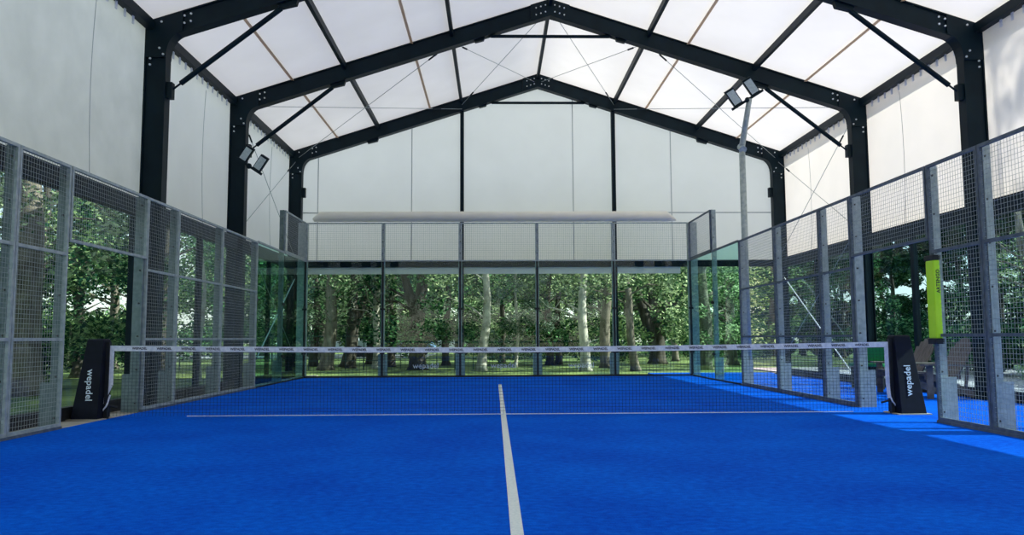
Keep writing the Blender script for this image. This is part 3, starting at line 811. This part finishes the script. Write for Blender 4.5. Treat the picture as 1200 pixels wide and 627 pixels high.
# left side trees
LT = [ (-9.2, 5.3, .36, (0,0), 'bark', 'high', .85, None, 'thick furrowed trunk seen through the open left gate'),
 (-9.6, .3, .20, (.08,.1), 'bark_dark', 'high', .9, None, 'dark leaning trunk behind the left mesh panel before the gate'),
 (-7.6, 10.2, .06, (-.03,.02), 'bark_pale', None, 1, None, 'slender white birch stem behind the left mesh fence'),
 (-9.5, 12.5, .22, (0,0), 'bark_dark', 'dark', .9, None, 'dark tree behind the left mesh past the gate'),
 (-10.5, 8.0, .18, (0,0), 'bark_dark', 'round', .95, None, 'leafy tree outside the middle of the left tent side'),
 (-9.4, 17.0, .12, (.02,0), 'bark_pale', 'round', .8, None, 'pale trunk seen through the left corner glass'),
 (-8.2, 21.0, .25, (0,0), 'bark_dark', 'dark', .9, None, 'dark evergreen tree behind the left back corner'),
 (-12.5, 4.0, .2, (0,0), 'bark', 'dark', 1.0, None, 'green tree set back behind the left gate trunk'),
 (-16.5, 21.5, .2, (0,0), 'bark_dark', 'dark', 1.2, None, 'dark spreading tree deep behind the left gate opening'),
 (-11.8, 12.4, .15, (0,0), 'bark_dark', 'dark', .85, None, 'low dark tree behind the left mesh fence nearest the gate'),
 (-15.5, 6.5, .2, (0,0), 'bark_dark', 'dark', 1.15, None, 'dark green tree filling the view through the left gate'),
 (-13.0, -2.5, .2, (0,0), 'bark', 'light', 1.0, None, 'bright yellow green tree outside the near left side'),
 (-11.0, -5.0, .2, (0,0), 'bark', 'light', .9, None, 'pale green tree farthest forward on the left'),
 (-15.0, 11.5, .2, (0,0), 'bark', 'light', 1.2, None, 'tall light green tree beyond the left tent side'),
 (-14.0, 19.0, .2, (0,0), 'bark', 'round', 1.2, None, 'large green tree beyond the left back corner') ]
for i, (x, y, r, ln, bk, cr, sc, fk, lb) in enumerate(LT):
    tree('side_tree', lb, 'tree', x, y, r, ln, 6.5, bk, cr, sc, 'trees along the left side', 40+i, fk)
k = 0
for x, y in ((-19,-6),(-21,-1),(-20,4),(-22,9),(-21,15),(-24,21),(-19,25),(-26,4),(-27,12),(-26,-5),(-26,29)):
    tree('side_tree', 'leafy tree in the wood outside the left side of the tent', 'tree', x, y, .2, (0,0), 7, 'bark_dark', ['light','round','light'][k % 3], 1.3, 'wood left of the tent', 60+k); k += 1
# right side trees, kept low enough for the sun to clear them
RT = [ (13.2, 8.4, .14, (-.12,.05), 'bark', 'loose', .62, 'small tree with a tan leaning trunk behind the smoky glass by the right gate'),
 (15.5, 14.0, .18, (0,0), 'bark_dark', 'dark', .62, 'dark bushy tree outside the far right bay'),
 (13.2, 18.5, .2, (0,0), 'bark_dark', 'dark', .68, 'dark tree past the right back corner'),
 (18.0, 10.0, .18, (0,0), 'bark_dark', 'dark', .70, 'dark tree set back outside the right side'),
 (17.5, 4.5, .18, (0,0), 'bark_dark', 'dark', .66, 'dark green tree outside the right gate bay'),
 (20.5, 1.0, .18, (0,0), 'bark_dark', 'dark', .75, 'dark green tree farthest forward on the right') ]
for i, (x, y, r, ln, bk, cr, sc, lb) in enumerate(RT):
    tree('side_tree', lb, 'tree', x, y, r, ln, 4.0, bk, cr, sc, 'trees along the right side', 80+i)
k = 0
for x, y in ((27,-4),(28,3),(27,9),(28,15),(27,22),(34,6),(35,14),(33,22)):
    tree('side_tree', 'leafy tree in the dark wood outside the right side of the tent', 'tree', x, y, .2, (0,0), 6, 'bark_dark', ['dark','round','dark'][k % 3], 1.15 if x > 25 else .95, 'wood right of the tent', 100+k); k += 1
for i, (x, y, cr) in enumerate(((-9,-24,'dark'),(-4,-27,'round'),(0.5,-25,'dark'),(5,-26,'round'),(10,-24,'dark'),(15,-27,'dark'),(-14,-26,'round'))):  # unseen trees added behind the camera so the back glass reflects dark
    tree('park_tree', 'unseen leafy tree added beyond the open tent front to darken glass reflections', 'tree', x, y, .2, (0,0), 7, 'bark_dark', cr, 1.25, 'added trees before the tent front', 150+i)
for k in range(20):
    tree('hedge_tree', 'dense dark conifer in the hedge row outside the right side', 'tree', 17.2+(k % 2)*.8, -6+k*2.5, .12, (0,0), 4.5, 'bark_dark', 'hedge', 1.0, 'conifer hedge right of the tent', 200+k)
for k in range(13):
    tree('hedge_tree', 'dense dark conifer in the hedge row outside the left side', 'tree', -31.0-(k % 2)*.8, -7+k*3.1, .12, (0,0), 4.5, 'bark_dark', 'hedge', 1.0, 'conifer hedge left of the tent', 230+k)
tt_ = tree('tall_tree', 'tall slender tree on the right whose shadow dapples the sunny fabric wall', 'tree', 20.5, .9, .16, (0,0), 16, 'bark_dark', 'loose', .55, None, 300)
for c_ in tt_.children:
    if c_.name.startswith('foliage'): c_.location.z = 12.9
# shrubs
def shrub_mesh(kind, seed, R, H, n, size):
    st = random.getstate(); random.seed(seed); o = MB()
    for k in range(9):
        a = rnd(0, 6.28); rr = R*rnd(.1, .75)
        leaf_blob(o, (rr*math.cos(a), rr*math.sin(a), H*rnd(.3, .65)), H*.36, n//9, size, .9)
    me = o.build('shrub', M[kind]).data; ob = [q for q in COL.objects if q.data == me][0]; bpy.data.objects.remove(ob); random.setstate(st); return me
SH = [shrub_mesh('leaf_d', 3, .6, .75, 1400, .045), shrub_mesh('leaf_a', 4, .8, 1.1, 1600, .06), shrub_mesh('leaf_b', 5, 1.1, 1.8, 2600, .07)]
def shrub(m, x, y, s, label, grp):
    o = bpy.data.objects.new('shrub', SH[m]); COL.objects.link(o); o.location = (x, y, (-.02 if m != 2 else -.03) - .10*s + (0 if x > 8 and x < 15.5 and y < 16 else -.03)); o.scale = (s, s, s); o.rotation_euler[2] = rnd(0, 6)
    tag(o, label, 'shrub', grp)
for k in range(8):
    shrub(0, 10.2+rnd(-.5, .6), -3.5+k*1.25, rnd(.8, 1.15), 'low silvery shrub in the gravel bed outside the right glass', 'silvery shrubs right of the tent')
for k in range(12):
    shrub(2, 13.0+rnd(-.5, .7), -4.0+k*1.7, rnd(.9, 1.2), 'dark green bush at the back of the gravel bed on the right', 'dark bushes right of the tent')
for k in range(14):
    x, y = fromcam(570+k*24+rnd(-14, 14), 36+rnd(-3, 5))
    shrub(1 if k % 2 else 2, x, y, rnd(.7, 1.0), 'green bush growing low among the park trees', 'bushes among the park trees')
for k in range(9):
    shrub(1 if k % 2 else 2, -9.5-rnd(0, 4), -4+k*2.6, rnd(.8, 1.1), 'green bush growing outside the left glass side', 'bushes left of the tent')

# ------------------------------------------------------------------ park fence, cars far behind
t = thing('park_fence', 'thin dark green railing fence among the trees behind the left half of the back wall', 'fence', (-6, 17, 0))
xs_ = [-12+ .62*k for k in range(19)]
for x in xs_: MB().tube([(x, 17, -.06), (x, 17, 1.15)], .018, 6).build('fence_picket', M['gfence'], t)
for z in (.25, 1.08): MB().tube([(-12.2, 17, z), (-.6, 17, z)], .014, 6).build('fence_rail', M['gfence'], t)
def car(label, x, y, mat, rz):
    t = thing('parked_car', label, 'car', (x, y, -.03), 'parked cars', local=True, rz=rz)
    prof = [(-2.1,.35),(-2.15,.75),(-1.95,.95),(-1.2,1.0),(-.7,1.42),(.75,1.45),(1.35,1.0),(2.05,.82),(2.15,.5),(2.1,.3)]
    MB().prism(prof, -.82, .82).build('body', mat, t, bevel=.06)
    for s in (-1, 1):
        MB().prism([(-1.05,1.0),(-.62,1.36),(.68,1.38),(1.15,1.0)], s*.825-.006, s*.825+.006).build('side_window', M['carglass'], t)
        for wx in (-1.35, 1.3):
            MB().tube([(wx, s*.66, .32), (wx, s*.86, .32)], .32, 18).build('wheel', M['rubber'], t)
x, y = fromcam(398, 46); car('pale parked car glimpsed behind the far left back pane', x, y, M['car_white'], .1)
x, y = fromcam(470, 47); car('blue parked car glimpsed low behind the second back pane', x, y, M['car_blue'], -.1)
x, y = fromcam(520, 48); car('pale parked car glimpsed low at the right of the second back pane', x, y, M['car_white'], .05)

# ------------------------------------------------------------------ light
w = bpy.data.worlds.new('World'); SC.world = w; w.use_nodes = True
nt = w.node_tree; bg = nt.nodes['Background']
sky = nt.nodes.new('ShaderNodeTexSky'); sky.sky_type = 'NISHITA'; sky.sun_disc = False
sky.sun_elevation = math.radians(38.9); sky.sun_rotation = math.radians(90); sky.air_density = 1.0; sky.dust_density = .6; sky.ozone_density = 1
tc = nt.nodes.new('ShaderNodeTexCoord'); mp = nt.nodes.new('ShaderNodeMapping'); mp.inputs['Scale'].default_value = (1, 1, 2.2)
nz = nt.nodes.new('ShaderNodeTexNoise'); nz.inputs['Scale'].default_value = 2.6; nz.inputs['Detail'].default_value = 6
cr = nt.nodes.new('ShaderNodeValToRGB'); cr.color_ramp.elements[0].position = .40; cr.color_ramp.elements[1].position = .68
cr.color_ramp.elements[0].color = (.30,.30,.30,1); cr.color_ramp.elements[1].color = (.9,.9,.9,1)
mxx = nt.nodes.new('ShaderNodeMixRGB'); mxx.inputs[2].default_value = (3.3, 3.25, 3.1, 1)   # drifting white cloud
nt.links.new(tc.outputs['Generated'], mp.inputs['Vector']); nt.links.new(mp.outputs['Vector'], nz.inputs['Vector']); nt.links.new(nz.outputs['Fac'], cr.inputs['Fac'])
nt.links.new(cr.outputs['Color'], mxx.inputs[0]); nt.links.new(sky.outputs['Color'], mxx.inputs[1])
nt.links.new(mxx.outputs['Color'], bg.inputs['Color']); bg.inputs['Strength'].default_value = .27
sl = bpy.data.lights.new('sun', 'SUN'); sl.energy = 7.2; sl.angle = math.radians(.55); sl.color = (1, .93, .81)
so = bpy.data.objects.new('sun', sl); COL.objects.link(so)
el = math.radians(38.9); az = math.radians(-4)
d = Vector((math.cos(el)*math.cos(az), math.cos(el)*math.sin(az), math.sin(el)))
so.rotation_euler = d.to_track_quat('Z', 'Y').to_euler(); so.location = d*40

# ------------------------------------------------------------------ camera (solved from the court's own dimensions)
f, pitch, yaw, rollr = 928.8, .0889, .0223, -.0048
def ray(a, b, dep):
    c, s = math.cos(pitch), math.sin(pitch); y = dep*c-b*s; z = dep*s+b*c
    c, s = math.cos(yaw), math.sin(yaw)
    return Vector((a*c+y*s, -a*s+y*c, z))
fw = ray(0, 0, 1)
cr_, sr_ = math.cos(rollr), math.sin(rollr)
# image right (+u): a=cos, b=+sin ; image up (-v)
right = ray(cr_, sr_, 0); up = ray(-sr_, cr_, 0)
cam = bpy.data.cameras.new('camera'); cam.sensor_fit = 'HORIZONTAL'; cam.sensor_width = 36; cam.lens = f/1200*36
cam.clip_end = 400; cam.clip_start = .05
co = bpy.data.objects.new('camera', cam); COL.objects.link(co)
Mx = Matrix((( right.x, up.x, -fw.x, CX), (right.y, up.y, -fw.y, CY), (right.z, up.z, -fw.z, .990), (0,0,0,1)))
co.matrix_world = Mx
SC.camera = co
SC.view_settings.view_transform = 'Standard'; SC.view_settings.look = 'None'; SC.view_settings.gamma = 1
SC.view_settings.use_curve_mapping = False; SC.view_settings.exposure = 0.68
SC.cycles.use_denoising = True
SC.cycles.max_bounces = 10; SC.cycles.diffuse_bounces = 5; SC.cycles.transparent_max_bounces = 24; SC.cycles.glossy_bounces = 4
SC.cycles.transmission_bounces = 6; SC.cycles.sample_clamp_indirect = 8
